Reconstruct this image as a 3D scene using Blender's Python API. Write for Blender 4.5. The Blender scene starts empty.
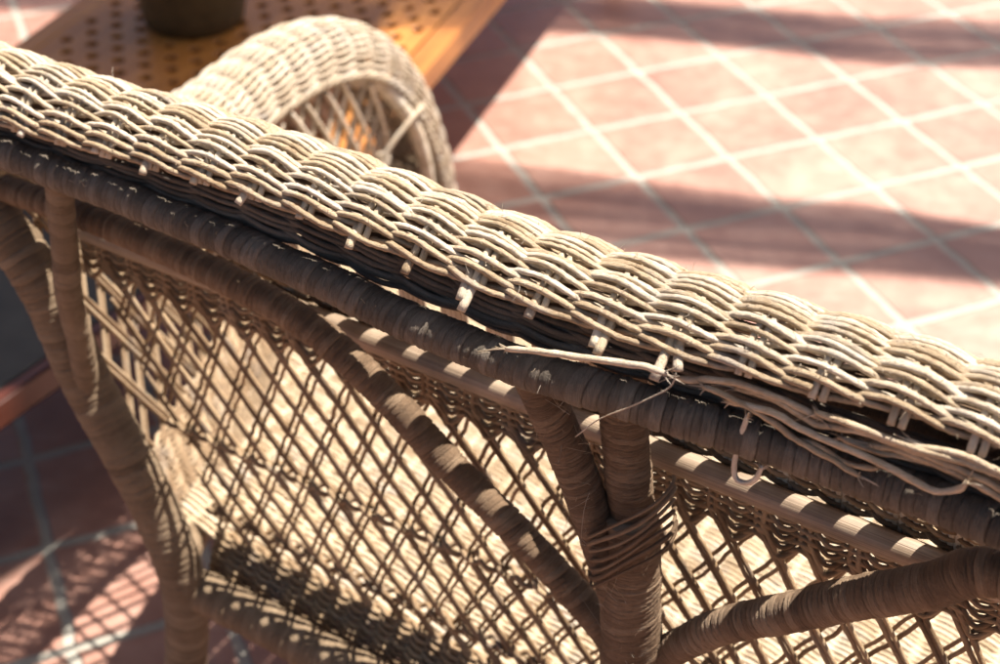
import bpy, math, random
import numpy as np

rng = np.random.default_rng(7)
random.seed(7)
PI = math.pi
scene = bpy.context.scene
COL = scene.collection

# ------------------------------------------------------------------ helpers
def tag(o, label=None, cat=None, group=None, kind=None):
    if label: o['label'] = label
    if cat: o['category'] = cat
    if group: o['group'] = group
    if kind: o['kind'] = kind
    return o

def empty(name, loc, rz, label, cat, group=None):
    o = bpy.data.objects.new(name, None)
    COL.objects.link(o)
    o.location = loc
    o.rotation_euler = (0, 0, rz)
    o.empty_display_size = 0.1
    return tag(o, label, cat, group)

class MB:
    """collects quads with uv and a per-vertex random value"""
    def __init__(s):
        s.v = []; s.f = []; s.uv = []; s.a = []; s.n = 0
    def add(s, V, F, UV, A):
        s.v.append(V); s.f.append(F + s.n); s.uv.append(UV); s.a.append(A); s.n += len(V)
    def build(s, name, mat, parent=None, smooth=True, offset=(0, 0, 0), mirror=False):
        V = np.concatenate(s.v).astype(np.float32).copy()
        F = np.concatenate(s.f).astype(np.int32)
        UV = np.concatenate(s.uv).astype(np.float32)
        A = np.concatenate(s.a).astype(np.float32)
        if mirror:
            V[:, 0] = 2 * SC - V[:, 0]
            F = F[:, ::-1]
        V = V - np.array(offset, dtype=np.float32)
        me = bpy.data.meshes.new(name)
        me.vertices.add(len(V)); me.vertices.foreach_set('co', V.ravel())
        nf = len(F)
        me.loops.add(nf * 4); me.loops.foreach_set('vertex_index', F.ravel())
        me.polygons.add(nf)
        me.polygons.foreach_set('loop_start', np.arange(nf, dtype=np.int32) * 4)
        me.polygons.foreach_set('loop_total', np.full(nf, 4, dtype=np.int32))
        me.polygons.foreach_set('use_smooth', np.full(nf, smooth))
        uvl = me.uv_layers.new(name='UVMap')
        uvl.data.foreach_set('uv', UV[F.ravel()].ravel())
        at = me.attributes.new('var', 'FLOAT', 'POINT'); at.data.foreach_set('value', A)
        me.materials.append(mat)
        me.update(calc_edges=True); me.validate()
        o = bpy.data.objects.new(name, me)
        COL.objects.link(o)
        o.parent = parent
        o.location = offset
        return o

def smoothpath(pts, step):
    """Catmull-Rom through pts, resampled evenly"""
    P = np.array(pts, float)
    if len(P) == 2:
        L = np.linalg.norm(P[1] - P[0]); k = max(2, int(L / step) + 1)
        t = np.linspace(0, 1, k)[:, None]
        return P[0] * (1 - t) + P[1] * t
    Q = np.vstack([2 * P[0] - P[1], P, 2 * P[-1] - P[-2]])
    out = []
    for i in range(1, len(Q) - 2):
        p0, p1, p2, p3 = Q[i - 1], Q[i], Q[i + 1], Q[i + 2]
        t = np.linspace(0, 1, 24, endpoint=False)[:, None]
        out.append(0.5 * ((2 * p1) + (-p0 + p2) * t + (2 * p0 - 5 * p1 + 4 * p2 - p3) * t * t + (-p0 + 3 * p1 - 3 * p2 + p3) * t ** 3))
    out.append(P[-1:]); R = np.vstack(out)
    d = np.r_[0, np.cumsum(np.linalg.norm(np.diff(R, axis=0), axis=1))]
    k = max(3, int(d[-1] / step) + 1)
    tt = np.linspace(0, d[-1], k)
    return np.stack([np.interp(tt, d, R[:, j]) for j in range(R.shape[1])], 1)

def frames(P, up=(0.123, 0.31, 0.94)):
    T = np.gradient(P, axis=0); T /= np.linalg.norm(T, axis=1)[:, None] + 1e-12
    n = len(P); N1 = np.zeros_like(P)
    u = np.array(up, float); v = u - T[0] * (u @ T[0])
    if np.linalg.norm(v) < 1e-3:
        u = np.array((1., 0, 0)); v = u - T[0] * (u @ T[0])
    v /= np.linalg.norm(v)
    for i in range(n):
        v = v - T[i] * (v @ T[i]); v /= np.linalg.norm(v) + 1e-12
        N1[i] = v
    return T, N1, np.cross(T, N1)

def tube(mb, P, R, seg=8, rough=0.0, flat=None, caps=True, var=None, u0=None):
    """round or flattened strand along P; R scalar or per point; rough = relative radius noise"""
    P = np.asarray(P, float); n = len(P)
    T, N1, N2 = frames(P)
    if flat is not None:      # flat = (vector, ratio): squash across the vector
        f = np.array(flat[0], float)
        N1 = f[None] - T * (T @ f)[:, None]; N1 /= np.linalg.norm(N1, axis=1)[:, None]
        N2 = np.cross(T, N1)
    R = np.broadcast_to(np.asarray(R, float), (n,)).copy()
    th = np.arange(seg) * 2 * PI / seg
    RR = np.repeat(R[:, None], seg, 1)
    if rough:
        nz = rng.normal(size=(n, seg))
        nz = (nz + np.roll(nz, 1, 0)) * .7
        RR = RR * (1 + rough * nz)
    c = np.cos(th)[None] * RR * (flat[1] if flat is not None else 1); s = np.sin(th)[None] * RR
    V = P[:, None] + N1[:, None] * c[..., None] + N2[:, None] * s[..., None]
    d = np.r_[0, np.cumsum(np.linalg.norm(np.diff(P, axis=0), axis=1))]
    d = d + (rng.uniform(0, 5) if u0 is None else u0)
    if caps:
        for e, q in ((0, 0), (1, -1)):
            ring = P[q][None] + (V[q] - P[q][None]) * 0.03
            V = np.concatenate([ring[None], V]) if e == 0 else np.concatenate([V, ring[None]])
        d = np.r_[d[0], d, d[-1]]
    m = len(V)
    U = np.repeat(d[:, None], seg, 1); W = np.repeat((th / (2 * PI))[None], m, 0)
    UV = np.stack([U, W], 2).reshape(-1, 2)
    i = np.arange(m - 1)[:, None] * seg; j = np.arange(seg)[None]; j2 = (j + 1) % seg
    F = np.stack([i + j, i + j2, i + seg + j2, i + seg + j], 2).reshape(-1, 4)
    a = rng.uniform() if var is None else var
    mb.add(V.reshape(-1, 3), F, UV, np.full(m * seg, a))

def wrapped(mb, pts, R, pitch=.006, ridge=.0009, seg=24, lean=.0, wobble=.5, step=None, radii=None):
    """a pole wound with ribbon: overlapping turns of uneven width"""
    P = smoothpath(pts, step or pitch / 6)
    n = len(P)
    T, N1, N2 = frames(P)
    d = np.r_[0, np.cumsum(np.linalg.norm(np.diff(P, axis=0), axis=1))]
    if radii is not None:
        R = np.interp(d / d[-1], np.linspace(0, 1, len(radii)), radii)
    else:
        R = np.full(n, R)
    th = np.arange(seg) * 2 * PI / seg
    # uneven ribbon widths: warp the phase with smooth noise
    k = int(d[-1] / pitch) + 8
    w = np.cumsum(rng.uniform(.45, 1.55, k)) * pitch; w = np.r_[0, w]
    ph0 = np.interp(d, w, np.arange(len(w)))
    sk1, sk2 = rng.uniform(0, 6, 2)
    skew = wobble * .35 * np.sin(th)[None] * np.sin(d / .045 + sk1)[:, None] + wobble * .25 * np.cos(th + sk2)[None] * np.sin(d / .11 + sk2)[:, None]
    ph = ph0[:, None] + th[None] / (2 * PI) + skew + lean * np.cos(th)[None]
    turn = np.floor(ph).astype(int); fr = ph - turn
    hsh = rng.uniform(-1, 1, turn.max() + 3 + 5)
    tilt = rng.uniform(.2, 1, turn.max() + 3 + 5)
    prof = ridge * (.7 * fr * tilt[turn + 2] + .38 * hsh[turn + 2]) - ridge * 1.75 * np.exp(-(np.minimum(fr, 1 - fr) / .085) ** 2) * (.55 + .45 * hsh[turn + 1])
    prof += ridge * .16 * rng.normal(size=prof.shape)
    lump = np.sin(d / .017 + sk2)[:, None] * np.cos(th + sk1)[None] * .0005 + np.sin(d / .0061 + sk1)[:, None] * np.cos(2 * th - sk2)[None] * .0002
    prof += lump
    RR = R[:, None] + prof
    V = P[:, None] + N1[:, None] * (np.cos(th)[None] * RR)[..., None] + N2[:, None] * (np.sin(th)[None] * RR)[..., None]
    A = (hsh[turn + 2] * .38 + .5)
    for e, q in ((0, 0), (1, -1)):
        ring = P[q][None] + (V[q] - P[q][None]) * .02
        V = np.concatenate([ring[None], V]) if e == 0 else np.concatenate([V, ring[None]])
    d2 = np.r_[d[0], d, d[-1]]; A = np.concatenate([A[:1], A, A[-1:]])
    m = len(V)
    UV = np.stack([np.repeat(d2[:, None], seg, 1), np.repeat((th / (2 * PI))[None], m, 0)], 2).reshape(-1, 2)
    i = np.arange(m - 1)[:, None] * seg; j = np.arange(seg)[None]; j2 = (j + 1) % seg
    F = np.stack([i + j, i + j2, i + seg + j2, i + seg + j], 2).reshape(-1, 4)
    mb.add(V.reshape(-1, 3), F, UV, A.ravel())

def box(mb, lo, hi, bev=0.0):
    x0, y0, z0 = lo; x1, y1, z1 = hi
    b = bev
    # rounded-edge box: rings at several heights
    rings = []
    for (z, k) in ((z0, 0.02), (z0, b), (z0 + b, 0), (z1 - b, 0), (z1, b), (z1, 0.02)):
        if k == 0.02:
            cx, cy = (x0 + x1) / 2, (y0 + y1) / 2
            r = [(cx + sx * (x1 - x0) * .01, cy + sy * (y1 - y0) * .01, z) for sx, sy in ((-1, -1), (1, -1), (1, 1), (-1, 1))]
            r = [p for p in r for _ in (0, 1)]
        else:
            e = b if k == 0 else b
            i = k
            r = [(x0 + e + 0, y0 + i, z), (x1 - e, y0 + i, z), (x1 - i, y0 + e, z), (x1 - i, y1 - e, z), (x1 - e, y1 - i, z), (x0 + e, y1 - i, z), (x0 + i, y1 - e, z), (x0 + i, y0 + e, z)]
        rings.append(r)
    # give the centre rings the same order as the side rings
    def cen(z):
        cx, cy = (x0 + x1) / 2, (y0 + y1) / 2; q = .01
        return [(cx - q, cy - q, z), (cx + q, cy - q, z), (cx + q, cy - q, z), (cx + q, cy + q, z), (cx + q, cy + q, z), (cx - q, cy + q, z), (cx - q, cy + q, z), (cx - q, cy - q, z)]
    rings[0] = cen(z0); rings[-1] = cen(z1)
    V = np.array(rings, float).reshape(-1, 3)
    m = len(rings); seg = 8
    i = np.arange(m - 1)[:, None] * seg; j = np.arange(seg)[None]; j2 = (j + 1) % seg
    F = np.stack([i + j, i + j2, i + seg + j2, i + seg + j], 2).reshape(-1, 4)
    mb.add(V, F, V[:, :2].copy(), np.full(len(V), rng.uniform()))

def lathe(mb, prof, c, seg=48):
    th = np.arange(seg) * 2 * PI / seg
    V = np.array([[(c[0] + r * math.cos(t), c[1] + r * math.sin(t), c[2] + z) for t in th] for r, z in prof]).reshape(-1, 3)
    m = len(prof)
    i = np.arange(m - 1)[:, None] * seg; j = np.arange(seg)[None]; j2 = (j + 1) % seg
    F = np.stack([i + j, i + j2, i + seg + j2, i + seg + j], 2).reshape(-1, 4)
    UV = np.stack([np.tile(th / 2 / PI, m), np.repeat(np.arange(m) / m, seg)], 1)
    mb.add(V, F, UV, np.full(len(V), .5))

# ------------------------------------------------------------------ materials
def mat(name):
    m = bpy.data.materials.new(name); m.use_nodes = True
    nt = m.node_tree; nt.nodes.clear()
    out = nt.nodes.new('ShaderNodeOutputMaterial'); b = nt.nodes.new('ShaderNodeBsdfPrincipled')
    nt.links.new(b.outputs[0], out.inputs[0])
    return m, nt, b

class NT:
    def __init__(s, nt): s.nt = nt
    def n(s, t, **kw):
        x = s.nt.nodes.new(t)
        for k, v in kw.items(): setattr(x, k, v)
        return x
    def link(s, a, b): s.nt.links.new(a, b)
    def math(s, op, a, b=None, c=None, clamp=False):
        x = s.n('ShaderNodeMath', operation=op); x.use_clamp = clamp
        for i, q in enumerate((a, b, c)):
            if q is None: continue
            if isinstance(q, (int, float)): x.inputs[i].default_value = q
            else: s.link(q, x.inputs[i])
        return x.outputs[0]
    def noise(s, vec, scale, detail=3, rough=.6):
        x = s.n('ShaderNodeTexNoise'); x.inputs['Scale'].default_value = scale
        x.inputs['Detail'].default_value = detail; x.inputs['Roughness'].default_value = rough
        if vec is not None: s.link(vec, x.inputs['Vector'])
        return x.outputs['Fac']
    def ramp(s, fac, stops):
        x = s.n('ShaderNodeValToRGB'); e = x.color_ramp.elements
        while len(e) < len(stops): e.new(.5)
        for el, (p, c) in zip(e, stops): el.position = p; el.color = (*c, 1)
        s.link(fac, x.inputs[0]); return x.outputs[0]
    def mix(s, f, a, b, mode='MIX'):
        x = s.n('ShaderNodeMix', data_type='RGBA', blend_type=mode)
        for k, q in ((0, f), (6, a), (7, b)):
            if isinstance(q, (int, float)): x.inputs[k].default_value = q
            elif isinstance(q, tuple): x.inputs[k].default_value = (*q, 1)
            else: s.link(q, x.inputs[k])
        return x.outputs[2]
    def bump(s, h, dist, strength=1, nrm=None):
        x = s.n('ShaderNodeBump'); x.inputs['Distance'].default_value = dist; x.inputs['Strength'].default_value = strength
        s.link(h, x.inputs['Height'])
        if nrm is not None: s.link(nrm, x.inputs['Normal'])
        return x.outputs[0]
    def map(s, vec, scale=(1, 1, 1), rot=(0, 0, 0), loc=(0, 0, 0)):
        x = s.n('ShaderNodeMapping'); x.inputs['Scale'].default_value = scale
        x.inputs['Rotation'].default_value = rot; x.inputs['Location'].default_value = loc
        s.link(vec, x.inputs[0]); return x.outputs[0]

def cord_material(name, dark, mid, light, rough=.75, twist=True, fibre=(260, 14), bumpd=.0011):
    """twisted paper cord / cane: fibre streaks along the strand, weathered blotches"""
    m, nt, b = mat(name); N = NT(nt)
    uv = N.n('ShaderNodeUVMap').outputs[0]
    at = N.n('ShaderNodeAttribute', attribute_name='var').outputs['Fac']
    sx = N.n('ShaderNodeSeparateXYZ'); N.link(uv, sx.inputs[0])
    u, v = sx.outputs[0], sx.outputs[1]
    v2 = N.math('ADD', v, N.math('MULTIPLY', u, 14.0)) if twist else v
    ang = N.math('MULTIPLY', v2, 2 * PI)
    cb = N.n('ShaderNodeCombineXYZ')
    N.link(N.math('MULTIPLY', u, fibre[0] if not twist else 110), cb.inputs[0])
    N.link(N.math('MULTIPLY', N.math('SINE', ang), 1.6), cb.inputs[1])
    N.link(N.math('MULTIPLY', N.math('COSINE', ang), 1.6), cb.inputs[2])
    fib = N.noise(cb.outputs[0], 2.2 if twist else 1.0, 4, .7)
    obj = N.n('ShaderNodeTexCoord').outputs['Object']
    blot = N.noise(obj, 55, 4, .65)
    fine = N.noise(obj, 900, 2, .6)
    f = N.math('ADD', N.math('MULTIPLY', fib, .45), N.math('MULTIPLY', blot, .4))
    f = N.math('ADD', f, N.math('MULTIPLY', at, .30))
    f = N.math('SUBTRACT', f, .04)
    col = N.ramp(f, [(.28, dark), (.5, mid), (.78, light)])
    gr = N.ramp(N.noise(obj, 23, 4, .7), [(.52, (0, 0, 0)), (.68, (1, 1, 1))])
    lum = tuple(.8 * sum(mid) / 3 for _ in range(3))
    col = N.mix(N.math('MULTIPLY', gr, .40), col, lum)
    st = N.ramp(N.noise(obj, 41, 5, .75), [(.60, (0, 0, 0)), (.70, (1, 1, 1))])
    col = N.mix(N.math('MULTIPLY', st, .35), col, dark)
    N.link(col, b.inputs['Base Color'])
    b.inputs['Roughness'].default_value = rough
    b.inputs['Specular IOR Level'].default_value = .3
    h = N.math('ADD', N.math('MULTIPLY', fib, 1.0), N.math('MULTIPLY', fine, .5))
    N.link(N.bump(h, bumpd), b.inputs['Normal'])
    return m

M_ROLL = cord_material('bleached_cord', (.22, .145, .075), (.47, .36, .235), (.74, .655, .53))
M_SEAT = cord_material('seat_cord', (.32, .22, .125), (.51, .395, .26), (.66, .55, .41))
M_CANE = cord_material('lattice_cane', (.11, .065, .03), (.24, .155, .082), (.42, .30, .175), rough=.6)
M_STAKE = cord_material('stake_cane', (.34, .25, .15), (.50, .40, .27), (.66, .56, .42), twist=False, fibre=(30, 1))
M_PANEL = cord_material('panel_cane', (.14, .085, .045), (.28, .19, .11), (.44, .33, .21))
M_ARM = cord_material('arm_cord', (.30, .225, .145), (.50, .41, .30), (.64, .56, .45))

def wrap_material(name, dark, mid, light, rough=.6, streak=2200.):
    m, nt, b = mat(name); N = NT(nt)
    uv = N.n('ShaderNodeUVMap').outputs[0]
    at = N.n('ShaderNodeAttribute', attribute_name='var').outputs['Fac']
    sx = N.n('ShaderNodeSeparateXYZ'); N.link(uv, sx.inputs[0])
    ang = N.math('MULTIPLY', sx.outputs[1], 2 * PI)
    cb = N.n('ShaderNodeCombineXYZ')
    N.link(N.math('MULTIPLY', sx.outputs[0], streak), cb.inputs[0])
    N.link(N.math('MULTIPLY', N.math('SINE', ang), 2.2), cb.inputs[1])
    N.link(N.math('MULTIPLY', N.math('COSINE', ang), 2.2), cb.inputs[2])
    fib = N.noise(cb.outputs[0], .55, 6, .8)
    obj = N.n('ShaderNodeTexCoord').outputs['Object']
    blot = N.noise(obj, 26, 5, .65); fine = N.noise(obj, 700, 2, .6)
    f = N.math('ADD', N.math('MULTIPLY', fib, .42), N.math('MULTIPLY', blot, .42))
    f = N.math('ADD', f, N.math('MULTIPLY', at, .2))
    N.link(N.ramp(f, [(.3, dark), (.52, mid), (.8, light)]), b.inputs['Base Color'])
    b.inputs['Roughness'].default_value = rough
    b.inputs['Specular IOR Level'].default_value = .35
    h = N.math('ADD', fib, N.math('MULTIPLY', fine, .35))
    N.link(N.bump(h, .0024), b.inputs['Normal'])
    return m

M_POLE = wrap_material('weathered_wrap', (.040, .030, .021), (.145, .115, .084), (.36, .30, .235), .5)
M_POST = wrap_material('brown_cord_wrap', (.06, .036, .02), (.19, .12, .068), (.42, .31, .20), .6)
M_LEG = wrap_material('leg_wrap', (.11, .07, .038), (.23, .16, .095), (.38, .285, .185), .65)

def rod_material():
    m, nt, b = mat('polished_cane'); N = NT(nt)
    obj = N.n('ShaderNodeTexCoord').outputs['Object']
    v = N.map(obj, (6, 900, 900))
    s = N.noise(v, 1.0, 3, .6); bl = N.noise(obj, 30, 3)
    f = N.math('ADD', N.math('MULTIPLY', s, .6), N.math('MULTIPLY', bl, .4))
    N.link(N.ramp(f, [(.3, (.13, .09, .06)), (.5, (.26, .19, .13)), (.75, (.44, .35, .25))]), b.inputs['Base Color'])
    b.inputs['Roughness'].default_value = .38
    N.link(N.bump(s, .0005), b.inputs['Normal'])
    return m
M_ROD = rod_material()

def floor_material():
    m, nt, b = mat('terracotta_tiles'); N = NT(nt)
    obj = N.n('ShaderNodeTexCoord').outputs['Object']
    sx = N.n('ShaderNodeSeparateXYZ'); N.link(obj, sx.inputs[0])
    X, Y = sx.outputs[0], sx.outputs[1]
    def lin(a, c, k):
        return N.math('ADD', N.math('ADD', N.math('MULTIPLY', X, a / .2), N.math('MULTIPLY', Y, c / .2)), k)
    wob = N.math('MULTIPLY', N.math('SUBTRACT', N.noise(obj, 14, 2), .5), .06)
    u = N.math('ADD', lin(.9268, .3756, -3.957 + 20), wob); v = N.math('ADD', lin(.3756, -.9268, 14.198 + 20), wob)
    du = N.math('PINGPONG', u, .5); dv = N.math('PINGPONG', v, .5)
    d = N.math('MINIMUM', du, dv)
    mr = N.n('ShaderNodeMapRange'); mr.interpolation_type = 'SMOOTHSTEP'
    mr.inputs['From Min'].default_value = .027; mr.inputs['From Max'].default_value = .048
    N.link(d, mr.inputs['Value']); tile = mr.outputs[0]
    cell = N.n('ShaderNodeCombineXYZ')
    N.link(N.math('FLOOR', N.math('ADD', u, 0.0)), cell.inputs[0]); N.link(N.math('FLOOR', N.math('ADD', v, 0.0)), cell.inputs[1])
    wn = N.n('ShaderNodeTexWhiteNoise'); N.link(cell.outputs[0], wn.inputs['Vector'])
    big = N.noise(obj, 5, 5, .6); med = N.noise(obj, 22, 5, .65); fine = N.noise(obj, 160, 3, .6)
    f = N.math('ADD', N.math('MULTIPLY', wn.outputs['Value'], .13), N.math('ADD', N.math('MULTIPLY', big, .58), N.math('MULTIPLY', med, .35)))
    tc = N.ramp(f, [(.30, (.165, .065, .041)), (.52, (.27, .128, .087)), (.74, (.39, .225, .165))])
    # pale wear film and scuffs
    sc = N.noise(N.map(obj, (3, 14, 1), (0, 0, .5)), 3.0, 5, .7)
    scm = N.ramp(sc, [(.54, (0, 0, 0)), (.72, (1, 1, 1))])
    tc = N.mix(N.math('MULTIPLY', scm, .22), tc, (.60, .42, .34))
    gc = N.ramp(N.math('ADD', N.math('MULTIPLY', fine, .5), N.math('MULTIPLY', med, .5)), [(.3, (.21, .195, .155)), (.7, (.35, .325, .27))])
    col = N.mix(tile, gc, tc)
    N.link(col, b.inputs['Base Color'])
    rr = N.n('ShaderNodeMapRange'); rr.inputs['To Min'].default_value = .75; rr.inputs['To Max'].default_value = .50
    N.link(tile, rr.inputs['Value'])
    rg = N.math('ADD', rr.outputs[0], N.math('MULTIPLY', N.math('SUBTRACT', med, .5), .3))
    N.link(rg, b.inputs['Roughness'])
    b.inputs['Specular IOR Level'].default_value = .9
    h = N.math('ADD', tile, N.math('ADD', N.math('MULTIPLY', med, .35), N.math('MULTIPLY', fine, .08)))
    N.link(N.bump(h, .005, .9), b.inputs['Normal'])
    return m

def wood_material(name, dark, mid, light, rot=0., rough=.4):
    m, nt, b = mat(name); N = NT(nt)
    obj = N.n('ShaderNodeTexCoord').outputs['Object']
    v = N.map(obj, (34, 2.2, 34), (0, 0, rot))
    s = N.noise(v, 1.6, 5, .65); bl = N.noise(obj, 9, 3)
    at = N.n('ShaderNodeAttribute', attribute_name='var').outputs['Fac']
    f = N.math('ADD', N.math('MULTIPLY', s, .6), N.math('ADD', N.math('MULTIPLY', bl, .25), N.math('MULTIPLY', at, .2)))
    N.link(N.ramp(f, [(.3, dark), (.55, mid), (.8, light)]), b.inputs['Base Color'])
    b.inputs['Roughness'].default_value = rough
    N.link(N.bump(s, .0012), b.inputs['Normal'])
    return m
M_TABLE = wood_material('oiled_teak', (.22, .075, .015), (.40, .16, .033), (.54, .26, .07))
M_RED = wood_material('redwood', (.05, .012, .006), (.09, .022, .011), (.13, .04, .02))
M_BEAM = wood_material('beam_timber', (.18, .10, .05), (.28, .17, .09), (.36, .24, .14), rough=.7)

def plain(name, c0, c1, rough, scale=30):
    m, nt, b = mat(name); N = NT(nt)
    obj = N.n('ShaderNodeTexCoord').outputs['Object']
    f = N.noise(obj, scale, 5, .6)
    N.link(N.ramp(f, [(.3, c0), (.7, c1)]), b.inputs['Base Color'])
    b.inputs['Roughness'].default_value = rough
    N.link(N.bump(f, .001), b.inputs['Normal'])
    return m
M_POT = plain('olive_glaze', (.05, .035, .015), (.10, .07, .03), .35)
M_SOIL = plain('soil', (.02, .014, .01), (.06, .04, .03), .95, 80)
M_LEAF = plain('leaf', (.03, .06, .02), (.07, .12, .035), .5, 60)
M_SLATE = plain('grey_slate', (.020, .019, .015), (.044, .042, .034), .6, 12)

# ------------------------------------------------------------------ floor
fm = MB()
g = np.linspace(-9, 9, 3)
V = np.array([(x, y, 0) for y in g for x in g], float)
F = np.array([(j * 3 + i, j * 3 + i + 1, (j + 1) * 3 + i + 1, (j + 1) * 3 + i) for j in range(2) for i in range(2)])
fm.add(V, F, V[:, :2], np.zeros(len(V)))
tag(fm.build('floor', floor_material(), smooth=False), kind='structure')

# ------------------------------------------------------------------ settee
# local axes: x along the back, y towards the seat front, z up
A_ = np.array([.846, -.533]); A_ /= np.linalg.norm(A_); N_ = np.array([.533, .846]); N_ /= np.linalg.norm(N_)
N0 = .689; SC = -.36
org = N_ * N0 + A_ * SC
ROT = math.atan2(A_[1], A_[0])
settee = empty('wicker_settee', (org[0], org[1], 0), ROT,
               'old woven wicker settee seen from behind, frayed along its top roll, standing on terracotta tiles', 'wicker settee')
OFF0 = (SC, 0, 0)
def part(mb, name, m, parent=settee, mirror=False, smooth=True):
    """mesh given in settee coordinates (x measured from the origin used for layout) -> child of the settee"""
    for i in range(len(mb.v)): pass
    o = mb.build(name, m, parent, smooth, (0, 0, 0), mirror)
    o.location = (-SC, 0, 0) if parent is settee else (0, 0, 0)
    return o

PL = .0357; PF = .0402
P_ST = .047                       # distance between stakes
S0 = -.305                        # one stake sits here
XL, XR = -1.01, .29
def bow(s):                       # gentle bow and sag of the old frame
    s = np.asarray(s, float)
    return -.017 * np.exp(-((s + .44) / .16) ** 2)
def sag(s):
    s = np.asarray(s, float)
    return -.006 * np.exp(-((s + .40) / .14) ** 2)

# --- woven top roll: twined pairs running lengthwise over stakes
RC = (.033, .902); RR_ = .0465
def roll_pt(s, ang, off):
    """ang measured from the front horizon over the top to the back"""
    lf = np.clip((-.58 - np.asarray(s, float)) / .34, 0, 1); lf = lf * lf * (3 - 2 * lf)
    ang = ang + .17 * lf * np.clip((ang - 1.6) / .9, 0, 1.2)
    r = RR_ + off
    n = RC[0] + r * np.cos(ang) + bow(s) * .25
    z = RC[1] + r * np.sin(ang) * (1 + 0 * s) + sag(s) - .0085 * lf
    return np.stack([s, n, z], -1)

roll = MB()
row_gap = .0058
a_edge = math.radians(143); a_front = math.radians(-14)
da = row_gap / RR_
rows = int((a_edge - a_front) / da - .68)
sv = np.arange(XL, XR, .0020)
def waver(x, seed):
    r = np.random.default_rng(seed)
    return sum(r.uniform(.3, 1) * np.sin(x * f + r.uniform(0, 6)) for f in (9, 23, 51)) / 2.2
for k in range(rows):
    a0 = a_edge - (k + .17 * min(k, 4)) * da + rng.normal() * (.022 if k < 9 else .010)
    hk = .0037 * rng.uniform(.88, 1.15)
    for ph in (0, 1):
        s_ = sv.copy()
        phi = PI * (s_ - S0) / P_ST + ph * PI + .12 * waver(s_, 100 + k * 2 + ph)
        c = np.cos(phi); sn = np.sin(phi)
        off = hk * np.sign(c) * np.abs(c) ** .8 + .0006 * waver(s_ * 2, 300 + 2 * k + ph)
        # crest strand slants from the far side down to the near side as s grows
        x_ = (phi / PI + .5) % 2.0            # 0..1 while outside, 1..2 while inside
        g_ = .0018 + .0004 * waver(s_ * .7, 820 + k)
        tang = np.where(x_ < 1, -(.0018 * np.sin(PI * x_) + g_ * np.cos(PI * x_)), .0010 * np.sin(PI * (x_ - 1)) + g_ * np.cos(PI * (x_ - 1)))
        wav = (.0016 if k < 9 else .0011) * waver(s_, 500 + k) + .0004 * waver(s_ * 3, 700 + 2 * k + ph)
        if k == 0:
            gapd = .0035 * np.exp(-((s_ + .45) / .22) ** 2) * (c > 0) * np.abs(c)
            wav = wav + gapd * 1.0
        ang = a0 + (tang + wav) / RR_
        Pp = roll_pt(s_, ang, off)
        rr = .00205 * rng.uniform(.88, 1.14) * (1 + .05 * waver(s_ * 4, 900 + 2 * k + ph))
        keep = np.ones(len(s_), bool)
        if k == 0: keep = s_ < (-.215 + .03 * ph)          # the lowest row has come away at the damaged end
        tube(roll, Pp[keep], rr[keep], seg=8, rough=.095)
# inner lining closing the roll's underside, coloured dark to stand for shade
lining = MB()
for k in range(6):
    for ph in (0, 1):
        s_ = np.arange(XL, XR, .006)
        phi = PI * (s_ - S0) / P_ST + ph * PI
        ang = math.radians(158) + k * .17 + .04 * np.sin(phi)
        Pp = roll_pt(s_, ang + .05 * waver(s_, 40 + k), .003 * np.cos(phi) - .020 + .002 * waver(s_, 60 + k))
        tube(lining, Pp, .0022, seg=6, rough=.05)
roll_o = part(roll, 'woven_roll', M_ROLL)
part(lining, 'shade_lining', M_POLE)
core = MB()  # core added in a dark material so the weave's holes look shaded
cs_ = np.linspace(XL, XR, 40)
tube(core, np.stack([cs_, RC[0] + .012 + bow(cs_) * .25, RC[1] - .006 + sag(cs_)], 1), .018, seg=20, rough=.02)
part(core, 'dark_core', M_POST)

# stakes under the weave (pairs of flat canes bent over the roll), front ends run down to the rod
stk = MB()
ks = np.arange(math.ceil((XL - S0) / P_ST), math.floor((XR - S0) / P_ST) + 1)
for k in ks:
    sc_ = S0 + k * P_ST + rng.normal() * .0006
    for o_ in (-.0032, .0032):
        ang = np.linspace(math.radians(148), math.radians(-8), 34)
        Pp = roll_pt(np.full(len(ang), sc_ + o_), ang, 0)
        tube(stk, Pp, .0029, seg=6, flat=((0, .01, 1), .6), rough=.04) if False else tube(stk, Pp, .0026, seg=6, rough=.04)
for k in range(-17, 14):
    sc_ = S0 + .012 + k * PF + rng.normal() * .0008
    for o_ in (-.0088, -.0044, 0, .0044, .0088):
        P0 = roll_pt(np.array([sc_ + o_ * .6]), np.array([math.radians(-2)]), 0)[0]
        P1 = np.array([sc_ + o_ * 1.08, .0955, .79]); P2 = np.array([sc_ + o_ * 1.08, .0975, .738])
        Pm = np.array([sc_ + o_, .0875, .85])
        tube(stk, smoothpath([P0, Pm, P1, P2], .006), .0031, seg=6, rough=.04)
part(stk, 'stake_row', M_STAKE)
frow = MB()
for j in range(3):
    for ph in (0, 1):
        s_ = np.arange(-.93, .21, .004)
        phi = 2 * PI * (s_ - S0) / PF + ph * PI
        tube(frow, np.stack([s_, .0965 + .0036 * np.cos(phi), .7635 + .0068 * j + .0016 * np.sin(phi)], 1), .0022, seg=6, rough=.05)
part(frow, 'lower_weave', M_CANE)

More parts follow.
